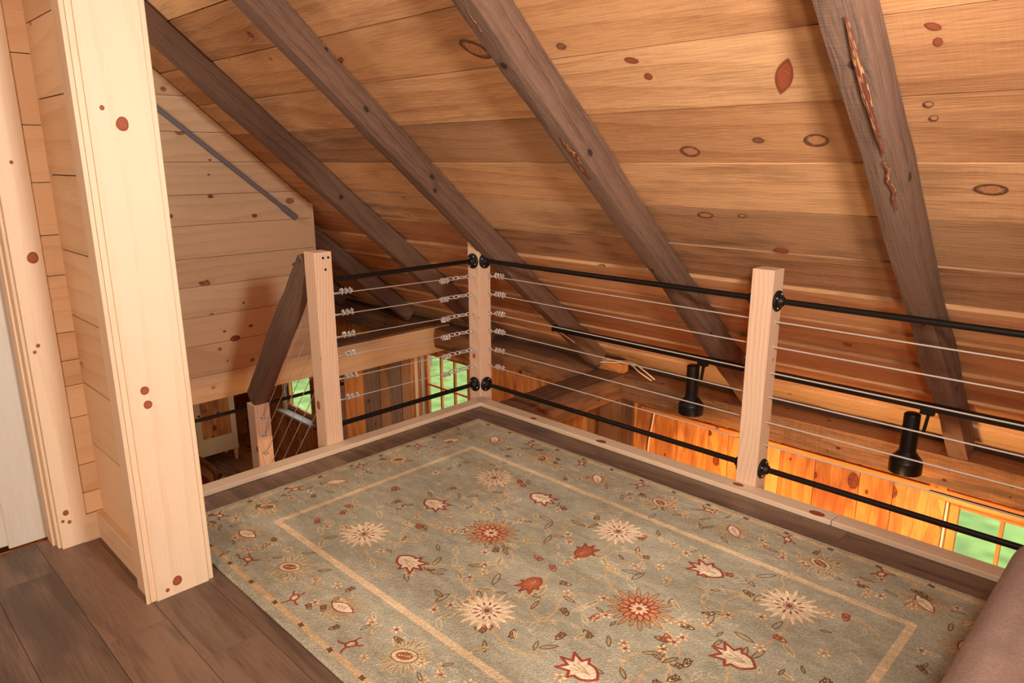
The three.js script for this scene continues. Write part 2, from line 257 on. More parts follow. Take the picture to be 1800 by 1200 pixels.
// shell walls out of the picture
{
  const gable = (name, x, label) => {
    const sh = new THREE.Shape(); sh.moveTo(EAVE - 0.1, LOW - 0.1); sh.lineTo(ZS + 0.1, LOW - 0.1); sh.lineTo(ZS + 0.1, 0.1); sh.lineTo(0.75, 4.45); sh.lineTo(EAVE - 0.1, 0.1); sh.closePath();
    const w = structure(name, label, 'wall'); const g = new THREE.ExtrudeGeometry(sh, { depth: 0.12, bevelEnabled: false }); g.rotateY(-Math.PI / 2); part('boards', g, M.wall[2], w, [x, 0, 0]);
  };
  gable('wall_left', XW, 'far gable wall of brown boards behind the cream cabinet'); gable('wall_right', XE + 0.12, 'gable wall behind the sofa end of the loft');
  const b = structure('wall_front', 'rear eave wall behind the camera', 'wall'); part('boards', new THREE.BoxGeometry(XE - XW + 0.2, 2.9, 0.1), M.panel[1], b, [(XE + XW) / 2, LOW + 1.35, ZS + 0.05]);
}

// plate timber, tie beam, post, block, trim under the plate
{
  const t = thing('wall_plate', 'long weathered timber plate on top of the orange board wall, under the rafter feet', 'timber', [(XW + XE) / 2, -0.128, -4.235]);
  part('timber', hewn(XE - XW, 0.185, 0.23, 0, 411, 0.006, 120), M.plate, t);
  const tr = structure('trim_1', 'thin pale batten along the top of the orange board wall', 'trim', [-0.05, -0.325, EAVE + 0.012]); part('batten', rbox(5.7, 0.035, 0.024, 0.004, 0), M.wall[3], tr);
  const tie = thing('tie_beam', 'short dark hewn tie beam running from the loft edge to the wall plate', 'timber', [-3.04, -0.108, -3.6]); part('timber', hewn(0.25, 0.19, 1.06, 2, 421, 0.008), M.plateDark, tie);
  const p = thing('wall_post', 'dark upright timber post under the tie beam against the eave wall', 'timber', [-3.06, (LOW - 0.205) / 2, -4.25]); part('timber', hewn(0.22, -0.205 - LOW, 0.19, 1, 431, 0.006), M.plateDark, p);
  const b = thing('wood_block', 'small sawn wood block lying on the wall plate by the pale cord', 'block', [-3.08, 0.004, -4.19]); part('block', rbox(0.24, 0.075, 0.09, 0.004, 0), M.wall[1], b);
}

// ---------------------------------------------------------------- left side: stub wall, corner boards, door wall
const TOP = 3.1;
{
  const w = structure('wall_stub', 'short pine-boarded wall ending in tall pale corner boards', 'wall');
  part('core', new THREE.BoxGeometry(0.64, TOP, 0.13), M.hidden, w, [-2.775, TOP / 2, -0.795]);
  let y = 0.11, k = 0; for (const hgt of [0.3, 0.255, 0.27, 0.25, 0.27, 0.26, 0.25, 0.27, 0.26, 0.27, 0.26]) { if (y > TOP) break; part('plank', box(0.61, hgt - 0.004, 0.02, 0), M.panel[k++ % 3], w, [-2.775, y + hgt / 2, -0.722]); y += hgt; }
  for (let q = 0; q < 12; q++) part('plank', box(0.61, 0.256, 0.02, 0), M.panel[q % 3], w, [-2.775, 0.13 + q * 0.26, -0.87]);
  part('corner_board', rbox(0.022, TOP, 0.182, 0.002, 1, 2, 0.3, 0.42), M.pine[0], w, [-2.444, TOP / 2, -0.777], 'wide pale pine end board with red knots');
  part('corner_board', rbox(0.135, TOP, 0.02, 0.003, 1, 2, 1.2, 0.1), M.pine[2], w, [-2.508, TOP / 2, -0.678]);
  part('corner_board', rbox(0.135, TOP, 0.02, 0.003, 1, 2, 2.2, 0.7), M.pine[2], w, [-2.508, TOP / 2, -0.878]);
  part('corner_bead', rbox(0.006, TOP, 0.014, 0.002, 1), M.pine[1], w, [-2.442, TOP / 2, -0.66]);
  for (const [y, z, r] of [[1.613, -0.778, 0.019], [0.768, -0.739, 0.014], [0.718, -0.743, 0.014], [0.052, -0.759, 0.016], [1.657, -0.727, 0.007], [0.03, -0.723, 0.007]]) knot(w, [-2.4325, y, z], 'x', r, r * 1.1);
  const b = structure('baseboard_left', 'pale pine baseboard along the short wall', 'baseboard', [-2.82, 0.057, -0.7]); part('board', rbox(0.5, 0.114, 0.03, 0.004, 0), M.pine[2], b);
}
{
  const w = structure('wall_side', 'narrow strip of stacked pine board ends beside the door casing', 'wall');
  part('core', new THREE.BoxGeometry(0.1, TOP, 0.2), M.hidden, w, [-3.15, TOP / 2, -0.75]);
  let y = 0.118, k = 0; part('plank', box(0.025, 0.116, 0.085, 2), M.pine[0], w, [-3.078, 0.058, -0.674]);
  for (const hgt of [0.09, 0.12, 0.2, 0.13, 0.1, 0.11, 0.22, 0.15, 0.19, 0.2, 0.24, 0.18, 0.21, 0.2, 0.22, 0.24, 0.2, 0.2]) { part('plank', box(0.02, hgt - 0.003, 0.09, 2), M.panel[k++ % 3], w, [-3.085 + rand() * 0.003, y + hgt / 2, -0.677]); y += hgt; }
  const c = structure('trim_2', 'pale pine door casing with small knots standing by the white door', 'trim');
  part('casing', rbox(0.02, TOP, 0.1, 0.003, 1, 2, 3.1, 0.2), M.pine[0], c, [-3.076, TOP / 2, -0.6]);
  for (const [y, z, r] of [[1.163, -0.616, 0.019], [0.151, -0.581, 0.01], [0.119, -0.566, 0.006], [0.109, -0.588, 0.007], [0.813, -0.571, 0.006], [0.836, -0.585, 0.007], [1.5, -0.6, 0.006]]) knot(c, [-3.0655, y, z], 'x', r, r * 1.1);
  part('back_band', rbox(0.045, TOP, 0.014, 0.003, 1), M.pine[1], c, [-3.108, TOP / 2, -0.546]);
  part('jamb', box(0.075, TOP, 0.012, 1), M.pine[2], c, [-3.165, TOP / 2, -0.536]);
  const d = structure('door_1', 'white painted plank door with worn edges', 'door', [-3.235, 1.0, -0.02]);
  for (const [z, wd] of [[-0.452, 0.145], [0.48, 0.145]]) part('stile', rbox(0.04, 2.0, wd, 0.003, 1), M.paint, d, [0, 0.005, z]);
  for (const [yy, h] of [[-0.88, 0.2], [0.0, 0.16], [0.9, 0.18]]) part('rail', rbox(0.038, h, 0.8, 0.003, 2), M.paint, d, [-0.001, yy, 0.02]);
  for (const yy of [-0.43, 0.445]) part('panel', box(0.018, 0.74, 0.8, 1), M.paint, d, [-0.008, yy, 0.02]);
  const u = structure('wall_side_rear', 'pine wall beyond the white door, behind the camera side', 'wall');
  part('boards', new THREE.BoxGeometry(0.1, TOP, ZS - 0.6), M.panel[1], u, [-3.2, TOP / 2, (ZS + 0.6) / 2]); part('header', new THREE.BoxGeometry(0.1, TOP - 2.01, 1.2), M.panel[1], u, [-3.21, (TOP + 2.01) / 2, 0.06]);
}

// ---------------------------------------------------------------- pine partition across the stairwell, its header beam, grey conduit
{
  const X = -5.11, w = structure('wall_partition', 'pale knotty pine partition of horizontal boards cut to the roof slope', 'wall');
  const roofY = (z) => 0.956 + Math.tan(A) * (z + 2.96) + RH / CA - 0.004;
  let y = -0.222, k = 0;
  while (y < 3.2) {
    const y1 = y + [0.2, 0.23, 0.21, 0.22][k % 4], g = 0.003, zAt = (yy) => (yy - RH / CA - 0.952) / Math.tan(A) - 2.96;
    const sh = new THREE.Shape(), zl = -2.925, zr = 0.6, a = Math.max(zl, zAt(y)), b = Math.max(zl, zAt(y1 - g));
    sh.moveTo(-zr, y); sh.lineTo(-a, y); if (roofY(zl) > y && roofY(zl) < y1 - g) sh.lineTo(-zl, roofY(zl)); sh.lineTo(-b, y1 - g); sh.lineTo(-zr, y1 - g); sh.closePath();
    const eg = new THREE.ExtrudeGeometry(sh, { depth: 0.02, bevelEnabled: false }); eg.rotateY(Math.PI / 2); grainUV(eg, 2, rand() * 4, rand()); part('plank', eg, M.panel[k % 3], w, [X - 0.02, 0, 0]); y = y1; k++;
  }
  for (const [y, z, r] of [[0.217, -2.22, 0.036], [0.291, -2.352, 0.017], [0.282, -2.148, 0.014], [1.109, -2.459, 0.022], [1.139, -1.855, 0.022], [1.261, -2.149, 0.021], [1.51, -2.172, 0.011], [0.66, -2.014, 0.016], [0.671, -2.06, 0.012], [0.473, -2.312, 0.011], [0.719, -2.749, 0.02], [0.287, -1.832, 0.014], [1.41, -2.153, 0.01], [0.437, -2.627, 0.014]]) knot(w, [X + 0.0012, y, z], 'x', r, r * 0.62, 0, 0);
  part('end_trim', rbox(0.07, 1.4, 0.02, 0.003, 1), M.panel[0], w, [X - 0.03, 0.485, -2.937]);
  const core = new THREE.Shape(); core.moveTo(-0.6, -0.2); core.lineTo(2.92, -0.2); core.lineTo(2.92, roofY(-2.92) - 0.02); core.lineTo(-0.6, roofY(0.6) - 0.02); core.closePath();
  const cg = new THREE.ExtrudeGeometry(core, { depth: 0.06, bevelEnabled: false }); cg.rotateY(Math.PI / 2); part('core', cg, M.hidden, w, [X - 0.085, 0, 0]);
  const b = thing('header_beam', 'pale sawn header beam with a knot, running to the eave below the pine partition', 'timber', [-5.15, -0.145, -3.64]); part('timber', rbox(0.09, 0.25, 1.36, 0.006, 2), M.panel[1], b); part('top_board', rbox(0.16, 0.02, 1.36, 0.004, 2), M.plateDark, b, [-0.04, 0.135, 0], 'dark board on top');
  const c = thing('grey_conduit', 'straight grey conduit running down the pine partition parallel to the roof', 'conduit', [-5.085, 1.5, -2.26]);
  part('tube', rod([0, 0.47, 0.57], [0, -0.34, -0.42], 0.016), M.grey, c); part('coupling', rod([0, -0.34, -0.42], [0, -0.425, -0.525], 0.023), M.grey, c);
}
// dark partition below, far side
{
  const w = structure('wall_inner', 'dark wall of vertical weathered boards below the pale header beam', 'wall');
  const zs = [-4.33, -4.246, -4.124, -3.984, -3.861, -3.673, -3.46]; for (let i = 0; i < 6; i++) part('plank', box(0.022, 2.2, zs[i + 1] - zs[i] - 0.005, 1), [M.wall[2], M.barn[0], M.barn[1], M.barn[0], M.barn[1], M.wall[2]][i], w, [-5.67 + (i % 2) * 0.004, LOW + 1.1, (zs[i] + zs[i + 1]) / 2]);
  part('end_stud', box(0.09, 2.2, 0.05, 1), M.barn[1], w, [-5.69, LOW + 1.1, -3.43]); part('corner_trim', rbox(0.02, 2.1, 0.05, 0.003, 1), M.panel[0], w, [-5.65, LOW + 1.05, -4.31]);
}

// ---------------------------------------------------------------- kerb boards, posts
{
  const r = structure('trim_3', 'pale flat kerb board under the long railing', 'trim', [-0.93, 0.0125, -2.9175]);
  part('board', rbox(2.24, 0.025, 0.085, 0.004, 0, 2, 0.2, 0.5), M.pine[0], r, [-1.145, 0, 0]); part('board', rbox(2.4, 0.025, 0.085, 0.004, 0, 2, 2.6, 0.1), M.pine[1], r, [1.178, 0, 0]);
  for (const [x, z, rx] of [[-1.019, -2.895, 0.034], [-2.688, -2.9, 0.022], [-2.182, -2.895, 0.03], [-1.401, -2.923, 0.026]]) knot(r, [x + 0.93, 0.0132, z + 2.9175], 'up', rx, rx * 0.62, 0, 0);
  const l = structure('trim_4', 'pale flat kerb board under the short railing beside the rug', 'trim', [-3.1625, 0.0125, -1.91]);
  part('board', rbox(0.085, 0.025, 2.1, 0.004, 2, 2, 1.1, 0.8), M.pine[0], l);
}
function post(x, z, y0, y1, label) {
  const t = thing('railing_post', label, 'post', [x, y0, z], 'railing posts'); part('timber', rbox(0.1, y1 - y0, 0.1, 0.003, 1), M.fir, t, [0, (y1 - y0) / 2, 0]); return t;
}
post(-3.26, -3.01, -0.25, 1.05, 'pinkish fir corner railing post running up to a rafter');
post(-1.38, -3.006, -0.25, 1.037, 'pinkish fir railing post in the middle of the long railing');
post(0.62, -3.006, -0.25, 1.037, 'pinkish fir railing post behind the sofa');
{
  const t = post(-3.25, -1.882, -0.25, 1.055, 'pinkish fir railing post with three dark bolt holes at the head of the stairs');
  for (const [y, z] of [[1.025, 0.0], [1.025, -0.03], [0.965, -0.01]]) { const g = new THREE.CylinderGeometry(0.0065, 0.0065, 0.004, 12); g.rotateZ(Math.PI / 2); part('bolt_hole', g, M.bronze, t, [0.0495, y + 0.25, z]); }
}

// ---------------------------------------------------------------- pipe rails with flanges
function flangeGeo() { return new THREE.LatheGeometry([[0, 0], [0.047, 0], [0.047, 0.007], [0.043, 0.011], [0.026, 0.013], [0.022, 0.018], [0.021, 0.03], [0.0135, 0.031]].map((p) => new THREE.Vector2(...p)), 28); }
const gFlange = flangeGeo(), gScrew = new THREE.SphereGeometry(0.0045, 8, 6);
function flange(parent, at, dir) {
  const f = part('flange', gFlange, M.iron, parent, at); f.quaternion.setFromUnitVectors(UP, new THREE.Vector3(...dir));
  for (let k = 0; k < 4; k++) part('screw', gScrew, M.steel, f, [Math.cos(k * Math.PI / 2 + 0.5) * 0.034, 0.011, Math.sin(k * Math.PI / 2 + 0.5) * 0.034]);
}
function pipeRail(a, b, label, ends = [1, 1]) {
  const A0 = new THREE.Vector3(...a), B0 = new THREE.Vector3(...b), d = B0.clone().sub(A0).normalize(), t = thing('pipe_rail', label, 'rail', a, 'black pipe rails');
  part('pipe', rod([0, 0, 0], B0.clone().sub(A0).toArray(), 0.0135, 14), M.black, t);
  if (ends[0]) flange(t, [0, 0, 0], d.toArray()); if (ends[1]) flange(t, B0.clone().sub(A0).toArray(), d.clone().negate().toArray());
}
pipeRail([-3.26, 0.897, -2.96], [-3.26, 0.897, -1.932], 'upper black pipe rail of the short railing by the stairs');
pipeRail([-3.26, 0.098, -2.96], [-3.26, 0.098, -1.932], 'lower black pipe rail of the short railing by the stairs');
pipeRail([-3.21, 0.897, -3.01], [-1.43, 0.897, -3.01], 'upper black pipe rail between the corner post and the middle post');
pipeRail([-3.21, 0.098, -3.01], [-1.43, 0.098, -3.01], 'lower black pipe rail between the corner post and the middle post');
pipeRail([-1.33, 0.897, -3.01], [0.57, 0.897, -3.01], 'upper black pipe rail from the middle post towards the sofa');
pipeRail([-1.33, 0.1, -3.01], [0.57, 0.1, -3.01], 'lower black pipe rail from the middle post towards the sofa');

// ---------------------------------------------------------------- cables and their fittings
const gClamp = mergeGeometries([(() => { const g = new THREE.TorusGeometry(0.0075, 0.0022, 6, 10, Math.PI); g.rotateY(Math.PI / 2); return g; })(), rod([0, 0, 0.0075], [0, -0.02, 0.0075], 0.0022, 6), rod([0, 0, -0.0075], [0, -0.02, -0.0075], 0.0022, 6),
  new THREE.BoxGeometry(0.011, 0.007, 0.026).translate(0, -0.009, 0), new THREE.CylinderGeometry(0.0045, 0.0045, 0.005, 6).translate(0, -0.016, 0.0075), new THREE.CylinderGeometry(0.0045, 0.0045, 0.005, 6).translate(0, -0.016, -0.0075)].map((g) => g.index ? g.toNonIndexed() : g).map((g) => { g.deleteAttribute('uv'); return g; }));
const gEye = (() => { const a = new THREE.TorusGeometry(0.011, 0.003, 8, 16).translate(0.02, 0, 0), b = rod([-0.004, 0, 0], [0.01, 0, 0], 0.0032, 8); return mergeGeometries([a, b].map((g) => { g = g.toNonIndexed(); g.deleteAttribute('uv'); return g; })); })();
const ring = (rx, ry, r) => { const pts = []; for (let k = 0; k < 14; k++) pts.push([Math.cos(k / 7 * Math.PI) * rx, Math.sin(k / 7 * Math.PI) * ry, 0]); const g = curveTube(pts, r, 28, true).toNonIndexed(); g.deleteAttribute('uv'); return g; };
const gThimble = ring(0.026, 0.0125, 0.0036), gLink = ring(0.022, 0.01, 0.0036), gBody = ring(0.036, 0.011, 0.0045); gClamp.scale(1.15, 1.2, 1.15); gEye.scale(1.15, 1.25, 1.25);
// x runs along the cable from its start; a fitting list of [kind, distance]
function cable(a, b, label, group, fit0, fit1, r = 0.0032) {
  const A0 = new THREE.Vector3(...a), B0 = new THREE.Vector3(...b), len = A0.distanceTo(B0), t = thing('railing_cable', label, 'cable', a, group);
  t.quaternion.setFromUnitVectors(new THREE.Vector3(1, 0, 0), B0.clone().sub(A0).normalize());
  const start = fit0 ? fit0.wire : 0, end = len - (fit1 ? fit1.wire : 0); part('wire', rod([start, 0, 0], [end, 0, 0], r, 8), M.cable, t);
  const put = (f, mirror) => { if (!f) return; for (const [kind, x, roll] of f.list) { const m = part(kind === 'body' ? 'turnbuckle' : kind === 'eye' ? 'eye_bolt' : kind === 'link' ? 'chain_link' : kind, { eye: gEye, clamp: gClamp, thimble: gThimble, link: gLink, body: gBody }[kind], M.steel, t, [mirror ? len - x : x, 0, 0]); m.rotation.order = 'YXZ'; if (mirror) m.rotation.y = Math.PI; m.rotation.x = roll || 0; } };
  put(fit0, false); put(fit1, true);
}
const rr = () => (rand() - 0.5) * 1.6;
const simple = () => ({ wire: 0.05, list: [['eye', 0, 0.3], ['thimble', 0.052, 1.2], ['clamp', 0.085, Math.PI + rr()], ['clamp', 0.108 + rand() * 0.006, Math.PI + rr()], ['clamp', 0.134 + rand() * 0.01, Math.PI + rr()]] });
const adjust = () => ({ wire: 0.2, list: [['eye', 0, 1.3], ['link', 0.044, 0.4], ['body', 0.094, 1.2], ['link', 0.142, 0.3], ['thimble', 0.182, 1.0], ['clamp', 0.215, rr()], ['clamp', 0.236, rr()], ['clamp', 0.256, rr()]] });
const heights = [0.803, 0.688, 0.566, 0.452, 0.33, 0.219];
const nth = ['topmost', 'second from the top', 'third from the top', 'third from the bottom', 'second from the bottom', 'bottom'];
heights.forEach((y, i) => {
  cable([-3.262, y, -2.96], [-3.262, y + [0.02, 0.02, 0.02, 0.026, 0.022, 0.014][i] - 0.0, -1.932], 'thin steel cable with turnbuckle in the short railing by the stairs, ' + nth[i], 'cables of the short railing', adjust(), simple(), 0.0025);
  cable([-3.21, y, -3.03], [-1.43, y, -3.01], 'steel cable between the corner post and the middle post, ' + nth[i], 'cables of the long railing', simple(), null);
  cable([-1.33, y, -3.01], [0.57, y, -3.01], 'steel cable from the middle post towards the sofa, ' + nth[i], 'cables of the railing by the sofa', null, null, 0.0036);
});

// ---------------------------------------------------------------- stair rail going down from the loft
{
  const h = thing('stair_handrail', 'dark square timber handrail sloping down from the bolted post to the stair post', 'handrail', [-3.715, 0.535, -1.88]);
  const g = hewn(1.2, 0.115, 0.1, 0, 511, 0.004, 20), m = part('timber', g, M.rafter, h); m.rotation.z = Math.atan2(0.9, 0.745);
  const p = thing('stair_post', 'pinkish fir stair post with eye bolts under the sloping handrail', 'post', [-4.09, LOW, -1.88]); part('timber', rbox(0.1, 2.49, 0.1, 0.003, 1), M.fir, p, [0, 1.245, 0]);
  for (let k = 0; k < 6; k++) {
    const y = -0.06 - k * 0.118, y1 = y + 0.885;
    cable([-4.04, y, -1.875], [-3.3, y1, -1.875], 'dark thin cable under the sloping stair handrail, ' + nth[k], 'cables of the stair railing', { wire: 0.02, list: [['eye', 0, 1.2]] }, null, 0.0022);
  }
}
{
  const t = thing('pipe_rail', 'black pipe rail crossing the stairwell under the pine partition', 'rail', [-5.0, -0.307, -2.1], 'black pipe rails'); part('pipe', rod([0, 0, 1.1], [0, 0, -0.95], 0.0135, 12), M.black, t);
  for (const z of [1.08, -0.93]) part('hanger', rod([-0.1, 0.09, z], [0, 0, z], 0.008, 8), M.black, t);
}

// ---------------------------------------------------------------- lower level furniture
{
  const cream = std({ color: 0xd8bd95, roughness: 0.6 }), c = thing('cabinet', 'cream framed cabinet with brown panelled doors on short feet', 'cabinet', [-9.24, LOW, -3.28]), W = 1.1, H = 1.3, F = 0.2;
  part('carcass', rbox(0.38, H - 0.16, W, 0.004, 1), cream, c, [0, 0.16 + (H - 0.16) / 2, 0]); part('top', rbox(0.44, 0.03, W + 0.06, 0.006, 2), cream, c, [0, H + 0.015, 0]);
  for (const s of [-1, 1]) {
    const d = part('door', rbox(0.02, H - 0.26, W / 2 - 0.02, 0.003, 1), cream, c, [F, 0.22 + (H - 0.26) / 2, s * W / 4]);
    part('panel', box(0.008, H - 0.5, W / 2 - 0.17, 1), M.wall[2], d, [0.009, 0.06, 0], 'brown wood panel'); part('knob', new THREE.SphereGeometry(0.014, 12, 8), M.iron, d, [0.022, 0, -s * (W / 4 - 0.06)]);
    for (const x of [-0.15, 0.17]) { const g = new THREE.CylinderGeometry(0.042, 0.026, 0.16, 4); g.rotateY(Math.PI / 4); part('foot', g, cream, c, [x, 0.08, s * (W / 2 - 0.04)]); }
  }
  part('bottom_rail', rbox(0.02, 0.06, W, 0.003, 2), cream, c, [F - 0.005, 0.19, 0]);
  const red = std({ color: 0x7c2a22, roughness: 0.9 }), wd = tinted(tPlate, [0.8, 0.6, 0.5], 0.5), a = thing('armchair', 'red cushioned wooden armchair on the lower floor below the stairs', 'chair', [-7.85, LOW, -2.57]);
  part('seat_cushion', new RoundedBoxGeometry(0.56, 0.16, 0.6, 4, 0.06), red, a, [0, 0.42, 0]); part('back_cushion', new RoundedBoxGeometry(0.16, 0.5, 0.58, 4, 0.07), red, a, [-0.3, 0.72, 0.0]);
  for (const s of [-1, 1]) { part('arm', curveTube([[-0.36, 0.57, s * 0.34], [-0.2, 0.585, s * 0.34], [0.1, 0.58, s * 0.34], [0.38, 0.55, s * 0.34]], 0.035, 20), wd, a); for (const x of [-0.3, 0.32]) part('leg', rbox(0.05, 0.6, 0.05, 0.006, 1), wd, a, [x, 0.3, s * 0.33]); part('seat_rail', rbox(0.62, 0.06, 0.03, 0.004, 0), wd, a, [0, 0.32, s * 0.31]); }
}

// ---------------------------------------------------------------- track with two spot heads, pale cords
{
  const ty = 0.384, tz = -3.585, t = thing('light_track', 'long black lighting track fixed under the rafters', 'light track', [-0.9, ty, tz]); part('channel', rbox(4.45, 0.034, 0.036, 0.003, 0), M.bronze, t); part('end_cap', rbox(0.02, 0.04, 0.042, 0.003, 0), M.black, t, [-2.23, 0, 0]);
  for (const [x, where] of [[-2.02, 'by the middle post'], [-0.85, 'beside a rafter foot']]) {
    const h = thing('track_light', 'dark bronze cylinder track light with flared shade ' + where, 'spotlight', [x, ty - 0.017, tz], 'track lights');
    part('adapter', rbox(0.06, 0.022, 0.032, 0.004, 0), M.bronze, h, [0.03, -0.011, 0]); part('arm', rbox(0.014, 0.1, 0.016, 0.003, 1), M.bronze, h, [0.03, -0.07, 0]); h.children[1].rotation.z = -0.12;
    part('body', new THREE.LatheGeometry([[0, -0.03], [0.03, -0.03], [0.036, -0.036], [0.037, -0.22], [0.04, -0.228]].map((p) => new THREE.Vector2(...p)), 28), M.bronze, h, [-0.03, 0, 0]);
    part('shade', new THREE.LatheGeometry([[0.037, -0.22], [0.048, -0.235], [0.07, -0.262], [0.073, -0.272], [0.073, -0.325], [0.069, -0.325], [0.068, -0.27], [0.045, -0.242], [0.03, -0.235], [0, -0.233]].map((p) => new THREE.Vector2(...p)), 32), M.bronze, h, [-0.03, 0, 0]);
    part('bulb', new THREE.CylinderGeometry(0.045, 0.04, 0.02, 20), new THREE.MeshStandardMaterial({ color: 0xfff0d8, emissive: SPOT_COLOR, emissiveIntensity: 6 }), h, [-0.03, -0.268, 0]);
    const l = new THREE.SpotLight(SPOT_COLOR, SPOT_POWER, 0, 62 * D2R, 0.5, 2); l.position.set(x - 0.03, ty - 0.017 - 0.3, tz); l.target.position.set(x - 0.03, ty - 1.8, tz - 0.4); l.shadow.radius = 1.6; scene.add(l, l.target);
  }
  const c = thing('pale_cord', 'pale twin cord hanging from the track end over the wood block to the wall plate', 'cord', [0, 0, 0]);
  part('strand', curveTube([[-3.08, 0.365, -3.585], [-3.15, 0.22, -3.85], [-3.22, 0.075, -4.08], [-3.17, 0.045, -4.13], [-3.02, 0.058, -4.16], [-2.86, 0.075, -4.14], [-2.74, 0.055, -4.1], [-2.64, 0.005, -4.1]], 0.005, 60), M.cord, c);
  part('strand', curveTube([[-3.085, 0.365, -3.585], [-3.16, 0.22, -3.85], [-3.25, 0.07, -4.08], [-3.2, 0.03, -4.11], [-3.05, 0.045, -4.13], [-2.88, 0.066, -4.13], [-2.76, 0.04, -4.08], [-2.66, -0.005, -4.09]], 0.005, 60), M.cord, c);
  const c2 = thing('hanging_cord', 'short pale cord hanging down the orange boards below the plate', 'cord', [-2.775, -0.33, -4.325]); part('strand', curveTube([[0, 0, 0], [-0.01, -0.1, 0.005], [-0.035, -0.25, 0.003], [-0.035, -0.7, 0.003]], 0.007, 30), M.cord, c2);
}
// added unseen light under the loft floor, to warm the board wall below
{
  { const t = thing('added_pendant', 'added warm fill light as a pendant in the far lower room behind the pine partition', 'lamp', [-7.2, -0.45, -1.7]); part('shade', new THREE.SphereGeometry(0.12, 20, 14), new THREE.MeshStandardMaterial({ color: 0xfff0d8, emissive: LOW_COLOR, emissiveIntensity: 2 }), t); part('flex', rod([0, 0.11, 0], [0, 2.55, 0], 0.004), M.black, t); const l = new THREE.PointLight(LOW_COLOR, 0.9, 0, 2); l.position.set(-7.2, -0.45, -1.7); l.shadow.radius = 6; scene.add(l); }  // added fill light, out of view, to brighten the far lower room
  for (const [x, z, where] of [[-0.9, -2.55, 'near the eave wall']]) {
    const t = thing('added_ceiling_light', 'added round warm fill light under the loft ' + where, 'lamp', [x, -0.262, z]); part('base', new THREE.CylinderGeometry(0.15, 0.15, 0.03, 28), M.paint, t, [0, -0.015 + 0.012, 0]); part('globe', new THREE.SphereGeometry(0.13, 24, 12, 0, Math.PI * 2, Math.PI / 2, Math.PI / 2), new THREE.MeshStandardMaterial({ color: 0xfff0d8, emissive: LOW_COLOR, emissiveIntensity: 2 }), t, [0, -0.02, 0]);
    const l = new THREE.PointLight(LOW_COLOR, LOW_POWER, 0, 2); l.position.set(x, -0.46, z); l.shadow.radius = 5; scene.add(l);
  }
}

